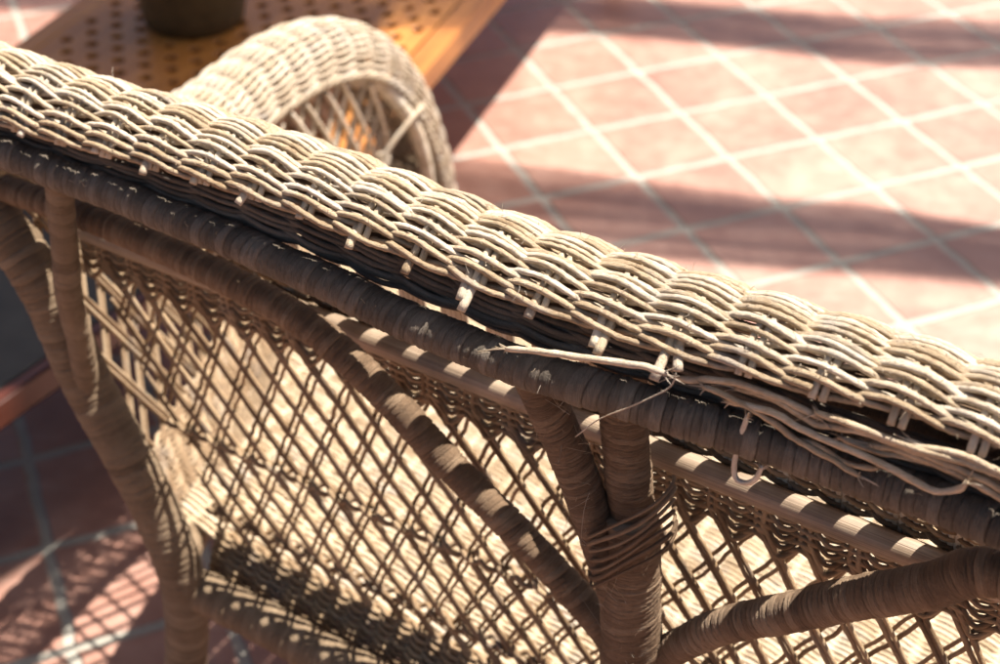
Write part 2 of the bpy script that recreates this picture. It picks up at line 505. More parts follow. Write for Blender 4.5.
# cut stake ends poking out below the edge of the roll
for i, (sx_, ln, w) in enumerate(((-.640, .011, 1), (-.591, .006, .8), (-.545, .015, 1), (-.497, .010, 1), (-.450, .016, 1.6), (-.402, .013, 1),
                                  (-.352, .015, 1.3), (-.305, .017, 1.7), (-.687, .006, .8), (-.735, .008, .9), (-.785, .005, .9), (-.86, .006, .8))):
    m_ = MB()
    for o_ in ((-.0031, .0031) if w > 1.2 else (0,)):
        a0 = math.radians(141)
        e = roll_pt(np.array([sx_ + o_]), np.array([a0]), .0012)[0]
        t_ = np.array([rng.normal() * .12, -.76, -.62]); t_ /= np.linalg.norm(t_)
        l2 = ln * 1.3 * rng.uniform(.7, 1.15)
        Pp = np.stack([e - t_ * .007 + np.array([0, .0, -.002]), e + t_ * l2 * .4, e + t_ * l2 * .75, e + t_ * l2])
        tube(m_, Pp, np.array([1, 1.0, 1.05, 1.0]) * .0034, seg=8, flat=((0, .63, -.77), .6), rough=.05)
    part(m_, 'cut_stake', M_ROLL if i % 2 else M_STAKE)

# --- wrapped top rail just below the edge of the roll
rail = MB()
rs = np.linspace(XL, XR, 30)
rp = np.stack([rs, bow(rs) * 1.0 - .002, .8805 + .35 * sag(rs)], 1)
wrapped(rail, rp, .0133, pitch=.0075, ridge=.0011, seg=28, wobble=1.0, step=.00045)
part(rail, 'top_rail', M_POLE)

# --- polished cane rod and the scalloped twined band under it
rod = MB()
rr_ = np.arange(-.93, .21, .01)
tube(rod, np.stack([rr_, np.full(len(rr_), .083), .756 + .001 * np.sin(rr_ * 9)], 1), .0100, seg=24)
part(rod, 'cane_rod', M_ROD)

ZL = np.array([(.812, -.985), (.772, -.969), (.719, -.927), (.63, -.899), (.552, -.858), (.49, -.832), (.406, -.815)])
def s_left(z): return np.interp(z, ZL[::-1, 0], ZL[::-1, 1])
NL = .089
band = MB()
for j in range(6):
    s_ = np.arange(-.94, .22, .0035)
    for ph in (0, 1):
        phi = 2 * PI * (s_ - S0) / PL * 1.0 + ph * PI
        zz = .746 - .0062 * j - (.0014 * j + .0006 * j * j * .5) * (.5 - .5 * np.cos(2 * PI * (s_ - S0 - .5 * PL + PL / 2) / PL)) + .0016 * np.sin(phi)
        nn = NL + .0030 * np.cos(phi)
        tube(band, np.stack([s_, nn, zz], 1), .0020, seg=6, rough=.05)
part(band, 'twined_band', M_CANE)

# --- open lattice of the back
lat = MB()
def strand(s0, slope, side, z0=.745, z1=.408, rad=.0019):
    q_ = min(1, max(0, (-.30 - s0) / .2)); q_ = q_ * q_ * (3 - 2 * q_)
    slope = (.66 + .20 * q_) if side > 0 else -(.58 - .16 * q_)
    d = np.linspace(0, z0 - z1, 60)
    s = s0 + slope * np.maximum(0, d - .022 - .012 * (1 - np.exp(-np.maximum(d - .02, 0) / .012)) * 0) + (.0016 if side < 0 else .0011) * waver(d * 6 + s0 * 40, int(abs(s0) * 1e4) % 1000 + 5)
    z = z0 - d
    n = NL - side * .0020 + .0006 * np.sin(d * 60 + s0 * 50)
    ok = (s > s_left(z) + .004) & (s < 2 * SC - s_left(z) - .004)
    if ok.sum() < 5: return
    idx = np.where(ok)[0]
    P = np.stack([s, np.broadcast_to(n, s.shape), z], 1)[idx[0]:idx[-1] + 1]
    tube(lat, P, rad * rng.uniform(.9, 1.12), seg=8, rough=.05)
for k in range(ks[0] - 14, ks[-1] + 14):
    c_ = S0 + k * PL + rng.normal() * .0013
    for o_ in (-.0029, .0029): strand(c_ + o_, .74, 1, rad=.0020)
    for o_ in (-.0038, .0038): strand(c_ + o_, -.62, -1, rad=.00175)
# twining rows across the lattice, wrapping every crossing
for z0 in (.560, .465):
    for ph in (0, 1):
        s_ = np.arange(s_left(z0) + .002, 2 * SC - s_left(z0), .002)
        phi = 2 * PI * (s_ - S0) / PL * 1.0 + ph * PI
        tube(lat, np.stack([s_, NL - .001 + .0052 * np.cos(phi), z0 + .0042 * np.sin(phi) + .001 * waver(s_, 11)], 1), .0026, seg=7, rough=.05)
botm = MB()
for j in range(9):
    for ph in (0, 1):
        z0 = .434 - j * .0055
        s_ = np.arange(s_left(z0), 2 * SC - s_left(z0), .0035)
        phi = PI * (s_ - S0) / PL * 2 + ph * PI
        tube(botm, np.stack([s_, NL - .0042 * j + .0036 * np.cos(phi), z0 + .0016 * np.sin(phi)], 1), .0028, seg=6, rough=.06)
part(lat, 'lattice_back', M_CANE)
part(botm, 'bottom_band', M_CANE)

# --- wrapped frame poles
def pole(name, pts, R, pitch, ridge, m=M_POST, mirror=False, parent=settee, **kw):
    b_ = MB(); wrapped(b_, pts, R, pitch, ridge, **kw)
    return part(b_, name, m, parent, mirror)
LEGP = [(-1.03, .025, .862), (-1.0, .03, .81), (-.965, .03, .772), (-.927, .03, .719), (-.897, .03, .63), (-.858, .03, .552), (-.832, .03, .49), (-.816, .03, .41), (-.83, .03, .30), (-.85, .015, .15), (-.87, 0, 0)]
for mi in (False, True):
    pole('rear_leg', LEGP, .021, .0075, .0010, M_LEG, mi, radii=[.018, .022, .0225, .022, .0215, .021, .019, .018], seg=28, step=.0009)
    pole('corner_post', [(-.848, .004, .868), (-.868, .008, .76), (-.878, .016, .70), (-.888, .024, .63)], .0112, .0085, .0008, M_LEG, mi, seg=24, step=.0009)
pole('diagonal_brace', [(-.965, .040, .806), (-.862, .038, .811), (-.743, .038, .806), (-.653, .038, .794), (-.605, .038, .776), (-.555, .038, .745), (-.505, .040, .704), (-.432, .040, .656), (-.359, .040, .598), (-.335, .038, .56)],
     .0125, .0052, .0008, M_POST, seg=24, radii=[.0118, .012, .0125, .013, .0128, .0125, .0135], step=.0006)
pole('diagonal_brace', [(.245, .04, .81), (.12, .036, .815), (0.0, .03, .822), (-.094, .03, .815), (-.132, .03, .785), (-.18, .03, .745), (-.253, .03, .682), (-.289, .03, .643), (-.318, .03, .600), (-.335, .032, .555)],
     .0125, .0046, .0008, M_POST, seg=24, radii=[.0125, .013, .014, .0155, .0145, .013, .0125], step=.0006)
# central rear leg: two canes bound together lower down
cp = pole('rear_leg', [(-.340, .026, .742), (-.336, .024, .70), (-.334, .022, .655), (-.331, .022, .606), (-.324, .024, .50), (-.314, .028, .40), (-.312, .02, .2), (-.312, 0, 0)],
     .0215, .0042, .0009, M_POST, seg=30, radii=[.0185, .0235, .0240, .024, .022, .020, .019], lean=1.2, step=.0006)
pole('centre_post', [(-.416, .006, .862), (-.405, .012, .828), (-.387, .016, .788), (-.366, .018, .73), (-.348, .020, .68), (-.338, .022, .63)], .0145, .0040, .0008, M_POST, seg=26, lean=.5, step=.00055)
pole('centre_post', [(-.360, .034, .872), (-.358, .036, .828), (-.349, .034, .77), (-.339, .032, .71), (-.334, .028, .65)], .0165, .0040, .0008, M_POST, seg=26, lean=-.4, step=.00055)
pole('rear_rail', [(-.83, .035, .402), (-.782, .04, .403), (-.647, .04, .399), (-.36, .04, .395), (-.07, .04, .399), (.11, .035, .402)], .0205, .0065, .0008, M_LEG, seg=24, step=.0009)

# loose binding cords slung round the centre post
bind = MB()
for i in range(7):
    t0 = i / 6.
    z0 = .752 - .045 * t0
    th = np.linspace(-.35 * PI, 1.2 * PI, 34)
    R1 = .0262 - .001 * t0
    P = np.stack([-.343 + .006 * t0 + R1 * 1.18 * np.cos(th + PI), .024 - R1 * np.sin(th), z0 + .034 * np.cos(th + PI) - .002 * np.sin(3 * th + i)], 1)
    tube(bind, P, .0013 + .0005 * (i % 2), seg=6, rough=.08)
part(bind, 'binding_cord', M_POST)

# --- seat: twined cord running lengthwise
seat = MB()
pq = .034
j = 0
nv = .097
while nv < .60:
    lft = -.87 - .24 * (nv - .05) / .7; rgt = 2 * SC - lft
    s_ = np.arange(lft, rgt, .0055)
    for ph in (0, 1):
        phi = PI * (s_ - S0) / pq + ph * PI
        z = .418 + .0032 * np.cos(phi) - .010 * np.sin(np.clip((nv - .06) / .7, 0, 1) * PI) * 1
        n = nv - .0022 * np.sin(phi) + .0008 * waver(s_, 4000 + j)
        tube(seat, np.stack([s_, n, z], 1), .0025, seg=6, rough=.05)
    nv += .0070; j += 1
s_ = S0 - pq * 25
while s_ < .4:
    if -1.08 < s_ < .36:
        for o_ in (-.003, .003):
            n0 = min(.55, max(.096, .05 + (-.87 - s_) * .7 / .24, .05 + (s_ - (2 * SC + .87)) * .7 / .24))
            tube(seat, np.array([(s_ + o_, n, .4180 - .010 * math.sin(np.clip((n - .06) / .7, 0, 1) * PI)) for n in np.linspace(n0, .60, 14)]), .0024, seg=6, rough=.03)
    s_ += pq
part(seat, 'woven_seat', M_SEAT)
# seat frame
pole('seat_rail', [(-1.06, .60, .405), (-.36, .615, .405), (.34, .60, .405)], .017, .0065, .0008, M_LEG, seg=16, step=.003)
for mi in (False, True):
    pole('seat_rail', [(-.84, .04, .402), (-.96, .34, .402), (-1.06, .60, .405), (-1.11, .80, .405)], .016, .0065, .0008, M_LEG, mi, seg=16, step=.003)
    pole('front_leg', [(-1.105, .84, .40), (-1.108, .85, .25), (-1.112, .86, 0)], .020, .0075, .0009, M_LEG, mi, seg=18, step=.003)

# front apron below the seat: twined rows
apr = MB()
for j_ in range(8):
    for ph in (0, 1):
        s_ = np.arange(-1.05, .33, .008)
        phi = PI * (s_ - S0) / P_ST + ph * PI
        tube(apr, np.stack([s_, .615 + .004 * np.cos(phi), .385 - .008 * j_ + .002 * np.sin(phi)], 1), .0024, seg=5)
part(apr, 'front_apron', M_CANE)

# --- arms
AP = [(-1.00, .075, .80), (-1.055, .20, .70), (-1.105, .34, .645), (-1.125, .46, .625), (-1.126, .55, .634), (-1.124, .63, .632), (-1.121, .71, .606), (-1.117, .775, .552), (-1.113, .825, .468), (-1.11, .865, .365), (-1.108, .895, .24), (-1.108, .905, .08)]
AR = np.interp(np.linspace(0, 1, 60), [0, .25, .5, .66, .78, .88, 1.0], [.044, .050, .051, .047, .039, .029, .020])
ap = smoothpath(AP, .004)
T, _, _ = frames(ap)
Xd = np.array([1., 0, 0])
B1 = Xd[None] - T * (T @ Xd)[:, None]; B1 /= np.linalg.norm(B1, axis=1)[:, None]      # sideways, to the seat
B2 = np.cross(B1, T); B2 *= np.sign((B2[:, 2] + .3 * B2[:, 1]))[:, None]                # outwards/up
ad = np.r_[0, np.cumsum(np.linalg.norm(np.diff(ap, axis=0), axis=1))]
arad = np.interp(ad / ad[-1], np.linspace(0, 1, 60), AR)
PA = .036
def arm_pt(ang, off):
    r = (arad + off)[:, None]
    return ap + B1 * r * np.cos(ang)[:, None] + B2 * r * np.sin(ang)[:, None]
armw, armr, arms_, arml, armo = MB(), MB(), MB(), MB(), MB()
na = 21
for k in range(na):
    a0 = math.radians(2) + k * math.radians(200) / na
    for ph in (0, 1):
        phi = PI * ad / PA + ph * PI
        x_ = (phi / PI + .5) % 2.0
        off = .0038 * np.cos(phi)
        tg = np.where(x_ < 1, -(.0022 * np.sin(PI * x_) + .0018 * np.cos(PI * x_)), .001 * np.sin(PI * (x_ - 1)) + .0018 * np.cos(PI * (x_ - 1)))
        ang = a0 + (tg + .0012 * waver(ad, 6000 + k)) / np.maximum(arad, .03)
        tube(armw, arm_pt(ang, off), .0022, seg=6, rough=.05)
i0 = 0
for sx in np.arange(PA, ad[-1], PA):
    i = int(np.searchsorted(ad, sx)); 
    if i >= len(ad): break
    ang = np.linspace(math.radians(-2), math.radians(202), 26)
    for o_ in (-.003, .003):
        c = ap[i] + T[i] * o_
        P = c[None] + B1[i][None] * (arad[i] * np.cos(ang))[:, None] + B2[i][None] * (arad[i] * np.sin(ang))[:, None]
        tube(arms_, P, .0023, seg=6)
# braided rim along both lower edges
for a0, sg in ((math.radians(-5), 1), (math.radians(205), -1)):
    for ph in range(3):
        phi = 2 * PI * ad / .045 + ph * 2 * PI / 3
        tube(armr, arm_pt(a0 + .0045 * np.sin(phi) / np.maximum(arad, .03), .0045 * np.cos(phi)), .0030, seg=7, rough=.05)
# inner and outer lattice panels of the arm, from the rim down to the seat
def panel(sfix, rng_n, slope):
    for n0 in rng_n:
        for sgn in (1, -1):
            z = np.linspace(.66, .41, 34); n = n0 + sgn * slope * (.66 - z)
            front = np.interp(z, [.25, .375, .48, .555, .604], [.87, .84, .80, .755, .70])
            top = np.interp(n, [.05, .2, .34, .46, .56, .65, .735, .805, .86], [.79, .69, .63, .61, .622, .62, .60, .555, .47])
            ok = (z < top) & (n < front) & (n > .36) & (z > .40)
            if ok.sum() < 4: continue
            P = np.stack([np.interp(n, [.05, .2, .34, .46, 1], [sfix + .16, sfix + .075, sfix + .022, sfix, sfix]) + sgn * .002, n, z], 1)[ok]
            tube(arml, P, .0024, seg=6, rough=.04)
def inner_s(n, z):
    edge = -.873 - .24 * (n - .05) / .7
    tp = np.interp(n, [.05, .2, .34, .46, 1], [-.97, -1.01, -1.06, -1.076, -1.074])
    zt_ = np.interp(n, [.05, .2, .34, .46, .56, .65, .735, .805, .86], [.79, .69, .63, .61, .622, .62, .60, .555, .47])
    return edge + (tp - edge) * np.clip((z - .41) / (zt_ - .41), 0, 1)
for n0 in np.arange(-.2, 1.1, .036):
    for sgn in (1, -1):
        z = np.linspace(.79, .41, 50); n = n0 + rng.uniform(-.008, .008) + sgn * .55 * (.66 - z)
        front = np.interp(z, [.25, .375, .48, .555, .604], [.83, .81, .78, .745, .69])
        top = np.interp(n, [.05, .2, .34, .46, .56, .65, .735, .805, .86], [.79, .69, .63, .61, .622, .62, .60, .555, .47])
        ok = (z < top) & (n < front) & (n > .055)
        if ok.sum() < 4: continue
        idx = np.where(ok)[0]
        for o_ in ((-.0035, .0035) if n0 < .40 else (0,)):
            nn = n + o_
            P = np.stack([inner_s(nn, z) + sgn * .002, nn, z], 1)[idx[0]:idx[-1] + 1]
            tube(arml if n0 < .40 else armo, P, .0021 if n0 < .40 else .0029, seg=6, rough=.04)  # front strands go to a paler cord that paints light onto them
for j_ in range(13):
    for ph in (0, 1):
        nn = np.arange(.06, .62, .005); zz = .412 + .0062 * j_ + 0 * nn
        tube(arml, np.stack([inner_s(nn, zz) + .003 * np.cos(2 * PI * nn / .036 + ph * PI), nn, zz + .0015 * np.sin(2 * PI * nn / .036 + ph * PI)], 1), .0022, seg=6)
panel(-1.173, np.arange(-.1, 1.05, .036), .55)
for mi in (False, True):
    a_root = part(armw, 'armrest', M_ARM, mirror=mi)
    for mb_, nm, mm in ((arms_, 'stake_weave', M_STAKE), (armr, 'braided_rim', M_ARM), (arml, 'arm_lattice', M_PANEL), (armo, 'lit_lattice', M_ARM)):
        c = mb_.build(nm, mm, a_root, True, (0, 0, 0), mi)
    fp = MB(); wrapped(fp, [(-1.098, .69, .60), (-1.080, .735, .572), (-1.068, .777, .51), (-1.066, .805, .44), (-1.070, .825, .34)], .0095, .0065, .0009, seg=20, step=.0009)
    fp.build('front_post', M_ARM2 if 'M_ARM2' in globals() else M_ARM, a_root, True, (0, 0, 0), mi)
tie = MB()
tube(tie, smoothpath([(-1.066, .705, .475), (-1.058, .725, .50), (-1.050, .755, .522), (-1.052, .785, .528), (-1.066, .80, .52)], .004), .0034, seg=8, rough=.06)
tube(tie, smoothpath([(-1.066, .705, .475), (-1.060, .71, .465), (-1.058, .725, .445), (-1.064, .73, .425)], .004), .0034, seg=8, rough=.06)
th_ = np.linspace(0, 2 * PI, 20)
tube(tie, np.stack([-1.066 + .008 * np.cos(th_), np.full(20, .712) + .004 * np.sin(2 * th_), .478 + .009 * np.sin(th_)], 1), .0032, seg=8, rough=.06)
part(tie, 'tie_cord', M_ARM)

# --- cords that have come loose at the damaged end, lying on the rail
def loose(pts, r=.0022, taper=True, m=M_ROLL, name='loose_cord'):
    r = r * .88 if r > .0018 else r
    if abs(r - .0014) < 1e-6: r = .0009
    b_ = MB(); P = smoothpath(pts, .003)
    P = P + .0004 * np.stack([waver(np.arange(len(P)) * .02 + q, int(rng.integers(1e6))) for q in range(3)], 1)
    R = np.full(len(P), r)
    if taper: R[:3] *= (.6, .8, .95); R[-3:] *= (.95, .8, .55)
    tube(b_, P, R, seg=8, rough=.09)
    if r > .0018:
        for e, dr in ((P[-1], P[-1] - P[-4]), (P[0], P[0] - P[3])):
            dr = dr / (np.linalg.norm(dr) + 1e-9)
            for q in range(7):
                v_ = dr + .45 * rng.normal(size=3); L_ = rng.uniform(.003, .009); t_ = np.linspace(0, 1, 5)[:, None]
                tube(b_, e - dr * .003 + v_ * L_ * t_ + .3 * rng.normal(size=3) * L_ * t_ * t_, .0006 * np.array([1, .9, .8, .6, .35]), seg=5, caps=False)
    part(b_, name, m)
LOOSE = [([(-0.409, -0.034, 0.901), (-0.399, -0.0327, 0.904), (-0.381, -0.0313, 0.908), (-0.35, -0.03, 0.915), (-0.33, -0.0287, 0.919), (-0.313, -0.0273, 0.922), (-0.299, -0.026, 0.921)], 0.0025),
 ([(-0.303, -0.01, 0.908), (-0.292, -0.0097, 0.909), (-0.275, -0.0093, 0.916), (-0.259, -0.009, 0.919), (-0.237, -0.0087, 0.919), (-0.221, -0.0083, 0.917), (-0.206, -0.008, 0.914)], 0.0026),
 ([(-0.281, -0.012, 0.91), (-0.271, -0.0124, 0.91), (-0.243, -0.0128, 0.906), (-0.217, -0.0132, 0.897), (-0.196, -0.0136, 0.893), (-0.176, -0.014, 0.888)], 0.0024),
 ([(-0.262, -0.008, 0.914), (-0.246, -0.0083, 0.917), (-0.227, -0.0085, 0.915), (-0.21, -0.0088, 0.91), (-0.183, -0.009, 0.916), (-0.156, -0.0092, 0.917), (-0.124, -0.0095, 0.916), (-0.094, -0.0097, 0.911), (-0.066, -0.01, 0.906)], 0.0026),
 ([(-0.265, -0.012, 0.905), (-0.237, -0.0124, 0.91), (-0.217, -0.0129, 0.906), (-0.198, -0.0133, 0.905), (-0.179, -0.0138, 0.904), (-0.155, -0.0142, 0.902), (-0.137, -0.0147, 0.898), (-0.128, -0.0151, 0.901), (-0.12, -0.0156, 0.908), (-0.117, -0.016, 0.915)], 0.0026),
 ([(-0.218, -0.01, 0.896), (-0.204, -0.011, 0.897), (-0.188, -0.012, 0.893), (-0.172, -0.013, 0.896), (-0.167, -0.014, 0.9)], 0.0018),
 ([(-0.25, -0.014, 0.903), (-0.252, -0.0145, 0.889), (-0.253, -0.015, 0.878), (-0.254, -0.0155, 0.865), (-0.253, -0.016, 0.856), (-0.25, -0.0165, 0.852), (-0.243, -0.017, 0.854), (-0.238, -0.0175, 0.861), (-0.235, -0.018, 0.872)], 0.0021),
 ([(-0.157, -0.008, 0.921), (-0.145, -0.0085, 0.921), (-0.125, -0.009, 0.925), (-0.102, -0.0095, 0.923), (-0.074, -0.01, 0.917)], 0.0026),
 ([(-0.177, -0.008, 0.908), (-0.159, -0.0088, 0.913), (-0.135, -0.0096, 0.913), (-0.111, -0.0104, 0.91), (-0.093, -0.0112, 0.906), (-0.07, -0.012, 0.901)], 0.0026),
 ([(-0.196, -0.006, 0.904), (-0.17, -0.0065, 0.905), (-0.141, -0.007, 0.911), (-0.109, -0.0075, 0.913), (-0.078, -0.008, 0.908)], 0.0024),
 ([(-0.211, -0.01, 0.919), (-0.189, -0.01, 0.92), (-0.165, -0.01, 0.919), (-0.142, -0.01, 0.92), (-0.11, -0.01, 0.922), (-0.079, -0.01, 0.918)], 0.0026),
 ([(-0.355, -0.036, 0.854), (-0.338, -0.036, 0.876), (-0.311, -0.036, 0.901), (-0.293, -0.036, 0.92), (-0.289, -0.036, 0.933)], 0.0005),
 ([(-0.319, -0.004, 0.868), (-0.325, -0.004, 0.855), (-0.324, -0.004, 0.834), (-0.328, -0.004, 0.81), (-0.324, -0.004, 0.79)], 0.0014)]
for pts, r in LOOSE[:-1]: loose(pts, r)

# --- frayed fibres
fr = MB()
for i in range(520):
    w = rng.uniform()
    if w < .75:
        s_ = rng.uniform(-.97, .1); a = math.radians(rng.uniform(60, 140))
        p = roll_pt(np.array([s_]), np.array([a]), .005)[0]; L = rng.uniform(.002, .0075)
    elif w < .88:
        t_ = rng.uniform(); p = np.array([-.40 + .08 * t_ + rng.uniform(-.018, .022), .004, .84 - .24 * t_]); L = rng.uniform(.006, .022)
    else:
        s_ = rng.uniform(-.9, .0); p = np.array([s_, -.012 + bow(s_), .882 + rng.uniform(-.006, .008)]); L = rng.uniform(.003, .010)
    d = rng.normal(size=3); d[1] -= .5; d /= np.linalg.norm(d)
    c = rng.normal(size=3) * .5
    t = np.linspace(0, 1, 5)[:, None]
    tube(fr, p + d * L * t + c * L * t * t, .00022 * np.array([1, .9, .8, .6, .4]), seg=4, caps=False)
part(fr, 'frayed_fibres', M_ROLL)['kind'] = 'stuff'

# ------------------------------------------------------------------ low table with pierced top
def L2W(s, n): return A_ * s + N_ * (n + N0)
d_sn = np.array([.22, -.975]); d_sn /= np.linalg.norm(d_sn)
far = -(A_ * d_sn[0] + N_ * d_sn[1])                     # world direction away from the viewer
TW, TL = .675, 1.75
pr = L2W(-1.257, 1.016)                                   # a point on the right edge
side_ = np.array([far[1], -far[0]])                       # to the right of the long axis
near_r = pr - far * ((pr - L2W(-1.19, .74)) @ far)
tc_ = near_r - side_ * TW / 2 + far * TL / 2
table = empty('coffee_table', (tc_[0], tc_[1], 0), math.atan2(-far[0], far[1]),
              'low orange wooden table with small round holes pierced through its top', 'table')
# local: x right, y away
top = MB()
bw = .045; zt, th_t = .380, .022
cell = .048
nx = int((TW - 2 * bw) / cell); ny = int((TL - 2 * bw) / (cell * .80))
cx_ = (TW - 2 * bw) / nx; cy_ = (TL - 2 * bw) / ny
seg = 16
angs = np.arange(seg) * 2 * PI / seg + PI / 4
sq = []
for a in angs:
    c, s = math.cos(a), math.sin(a); m_ = max(abs(c), abs(s)); sq.append((c / m_ * .5, s / m_ * .5))
sq = np.array(sq)
for jy in range(ny):
    for ix in range(-1 if jy % 2 else 0, nx):
        x0 = -TW / 2 + bw + (ix + .5 + (.5 if jy % 2 else 0)) * cx_; y0 = -TL / 2 + bw + (jy + .5) * cy_
        o = sq * (cx_, cy_) + (x0, y0)
        o[:, 0] = np.clip(o[:, 0], -TW / 2 + bw, TW / 2 - bw)
        hole = (jy % 2 == 0) or (0 <= ix < nx - 1)
        r_ = .0098
        rings = [(o, zt)]
        if hole:
            c_ = np.array([x0, y0])
            for rr, zz in ((r_ + .0022, zt), (r_ + .0005, zt - .0012), (r_, zt - .004), (r_, zt - th_t)):
                rings.append((c_ + np.stack([np.cos(angs), np.sin(angs)], 1) * rr, zz))
            rings.append((o, zt - th_t))
        else:
            c_ = o.mean(0); rings.append((c_ + (o - c_) * .02, zt))
        V = np.concatenate([np.c_[q, np.full(seg, z_)] for q, z_ in rings])
        i = np.arange(len(rings) - 1)[:, None] * seg; jj = np.arange(seg)[None]; j2 = (jj + 1) % seg
        F = np.stack([i + jj, i + j2, i + seg + j2, i + seg + jj], 2).reshape(-1, 4)
        top.add(V, F, V[:, :2], np.full(len(V), .45))
top.build('pierced_top', M_TABLE, table, smooth=False)
ub = MB(); box(ub, (-TW / 2 + bw + .001, -TL / 2 + bw + .001, zt - th_t - .008), (TW / 2 - bw - .001, TL / 2 - bw - .001, zt - th_t - .001), .001)
ub.build('under_board', M_TABLE, table, smooth=False)
fr_ = MB()
box(fr_, (-TW / 2, -TL / 2, zt - .045), (-TW / 2 + bw - .001, TL / 2, zt + .001), .004)
box(fr_, (TW / 2 - bw + .001, -TL / 2, zt - .045), (TW / 2, TL / 2, zt + .001), .004)
box(fr_, (-TW / 2 + bw, -TL / 2, zt - .044), (TW / 2 - bw, -TL / 2 + bw - .001, zt + .0005), .004)
box(fr_, (-TW / 2 + bw, TL / 2 - bw + .001, zt - .044), (TW / 2 - bw, TL / 2, zt + .0005), .004)
fr_.build('top_frame', M_TABLE, table, smooth=False)
for sx in (-1, 1):
    for sy in (-1, 1):
        l_ = MB(); box(l_, (sx * (TW / 2 - .04) - .022, sy * (TL / 2 - .05) - .022, 0), (sx * (TW / 2 - .04) + .022, sy * (TL / 2 - .05) + .022, zt - .046), .004)
        l_.build('leg', M_TABLE, table, smooth=False)

pc = np.array([-.52, 2.405])
pot = empty('plant_pot', (pc[0], pc[1], zt + .0015), 0, 'dark olive glazed pot standing on the pierced wooden table', 'pot')
pm = MB()
lathe(pm, [(.001, 0), (.078, 0), (.084, .004), (.089, .03), (.094, .09), (.102, .15), (.106, .172), (.110, .176), (.110, .186), (.104, .190), (.098, .186), (.096, .165), (.001, .160)], (0, 0, 0))
po = pm.build('pot_body', M_POT, pot)
sm_ = MB(); lathe(sm_, [(.001, .171), (.05, .170), (.094, .166), (.095, .160)], (0, 0, 0)); sm_.build('soil', M_SOIL, pot)
lm = MB()
for i in range(46):
    a = rng.uniform(0, 2 * PI); ln = rng.uniform(.10, .22); lean_ = rng.uniform(.2, .8)
    t = np.linspace(0, 1, 9)
    P = np.stack([math.cos(a) * (.02 + ln * lean_ * t ** 1.5), math.sin(a) * (.02 + ln * lean_ * t ** 1.5), .165 + ln * t - .10 * lean_ * t ** 3], 1)
    tube(lm, P, .010 * np.sin(PI * np.clip(t * .9 + .08, 0, 1)), seg=6, flat=((math.cos(a) * .7, math.sin(a) * .7, .7), .12))
lm.build('foliage', M_LEAF, pot)

# ------------------------------------------------------------------ low slate-topped table at the left
sc2 = L2W(-1.52, .36)
st = empty('side_table', (sc2[0], sc2[1], 0), ROT, 'low table with grey slate top and red-brown wooden edge beyond the settee leg', 'side table')
t1 = MB(); box(t1, (-.195, -.375, .268), (.195, .375, .300), .003); t1.build('slate_top', M_SLATE, st, smooth=False)
t2 = MB()
for lo, hi in (((-.218, -.40, .262), (-.197, .40, .302)), ((.197, -.40, .262), (.218, .40, .302)), ((-.196, -.40, .262), (.196, -.377, .302)), ((-.196, .377, .262), (.196, .40, .302))):
    box(t2, lo, hi, .003)
t2.build('wooden_edge', M_RED, st, smooth=False)
for sx in (-1, 1):
    for sy in (-1, 1):
        l_ = MB(); box(l_, (sx * .18 - .018, sy * .36 - .018, 0), (sx * .18 + .018, sy * .36 + .018, .261), .003); l_.build('leg', M_RED, st, smooth=False)

# ------------------------------------------------------------------ unseen overhead canes, added to cast the bands of shade
SUN_EL = math.radians(65); SUN_AZ = math.radians(28.3)    # azimuth of the direction TO the sun, from +X
hx, hy = math.cos(SUN_AZ), math.sin(SUN_AZ)
PH = 3.7
k_ = PH / math.tan(SUN_EL)
def over(x, y): return (x + k_ * hx, y + k_ * hy)
ox, oy = over(0, 3)
screen_root = empty('shade_screen', (ox, oy, 0), 0, 'unseen screen of thin bamboo canes added overhead to throw bands of shade on the tiles', 'shade_screen')
def beam(x0, y0, x1, y1, w, h=.02, z=PH, name='slat', bow_=0.):
    a = np.array(over(x0, y0)); b = np.array(over(x1, y1)); L = np.linalg.norm(b - a); d = (b - a) / L
    m_ = MB()
    box(m_, (-L / 2, -w / 2, -h / 2), (L / 2, w / 2, h / 2), .004)
    o = m_.build(name, M_BEAM, screen_root, smooth=False)
    c = (a + b) / 2; o.location = (c[0] - ox, c[1] - oy, z); o.rotation_euler = (0, 0, math.atan2(d[1], d[0]))
def cane(ys, r, mb):
    """one long unseen cane, shaped so its shadow passes through the given floor points"""
    xs = np.linspace(-4.4, 3.0, 90)
    wx = np.array([over(x, y) for x, y in zip(xs, ys(xs))])
    tube(mb, np.c_[wx[:, 0] - ox, wx[:, 1] - oy, np.full(len(xs), PH)], r, seg=8, rough=.02)
def band_canes(xk, up, low, n, seed):
    r_ = np.random.default_rng(seed)
    for i in range(n):
        t = (i + .5) / n
        rad = .0058 * (1 - .45 * abs(2 * t - 1) ** 3)
        ph = r_.uniform(0, 6); am = r_.uniform(.001, .003)
        mb = MB()
        cane(lambda x: np.interp(x, xk, np.array(up) * (1 - t) + np.array(low) * t) + am * np.sin(x * 3.1 + ph), rad, mb)
        mb.build('shade_cane', M_BEAM, screen_root)
band_canes([-4.4, -.1, .12, .30, .49, .69, .9, 1.2, 3.0], [2.95, 2.60, 2.555, 2.50, 2.455, 2.425, 2.35, 2.30, 2.1], [2.6, 2.27, 2.25, 2.23, 2.20, 2.18, 2.14, 2.11, 1.93], 24, 1)
band_canes([-4.4, .14, .38, .65, .8, 1.15, 3.0], [3.9, 3.42, 3.35, 3.29, 3.26, 3.225, 3.1], [3.6, 3.16, 3.12, 3.05, 3.00, 2.97, 2.8], 22, 2)
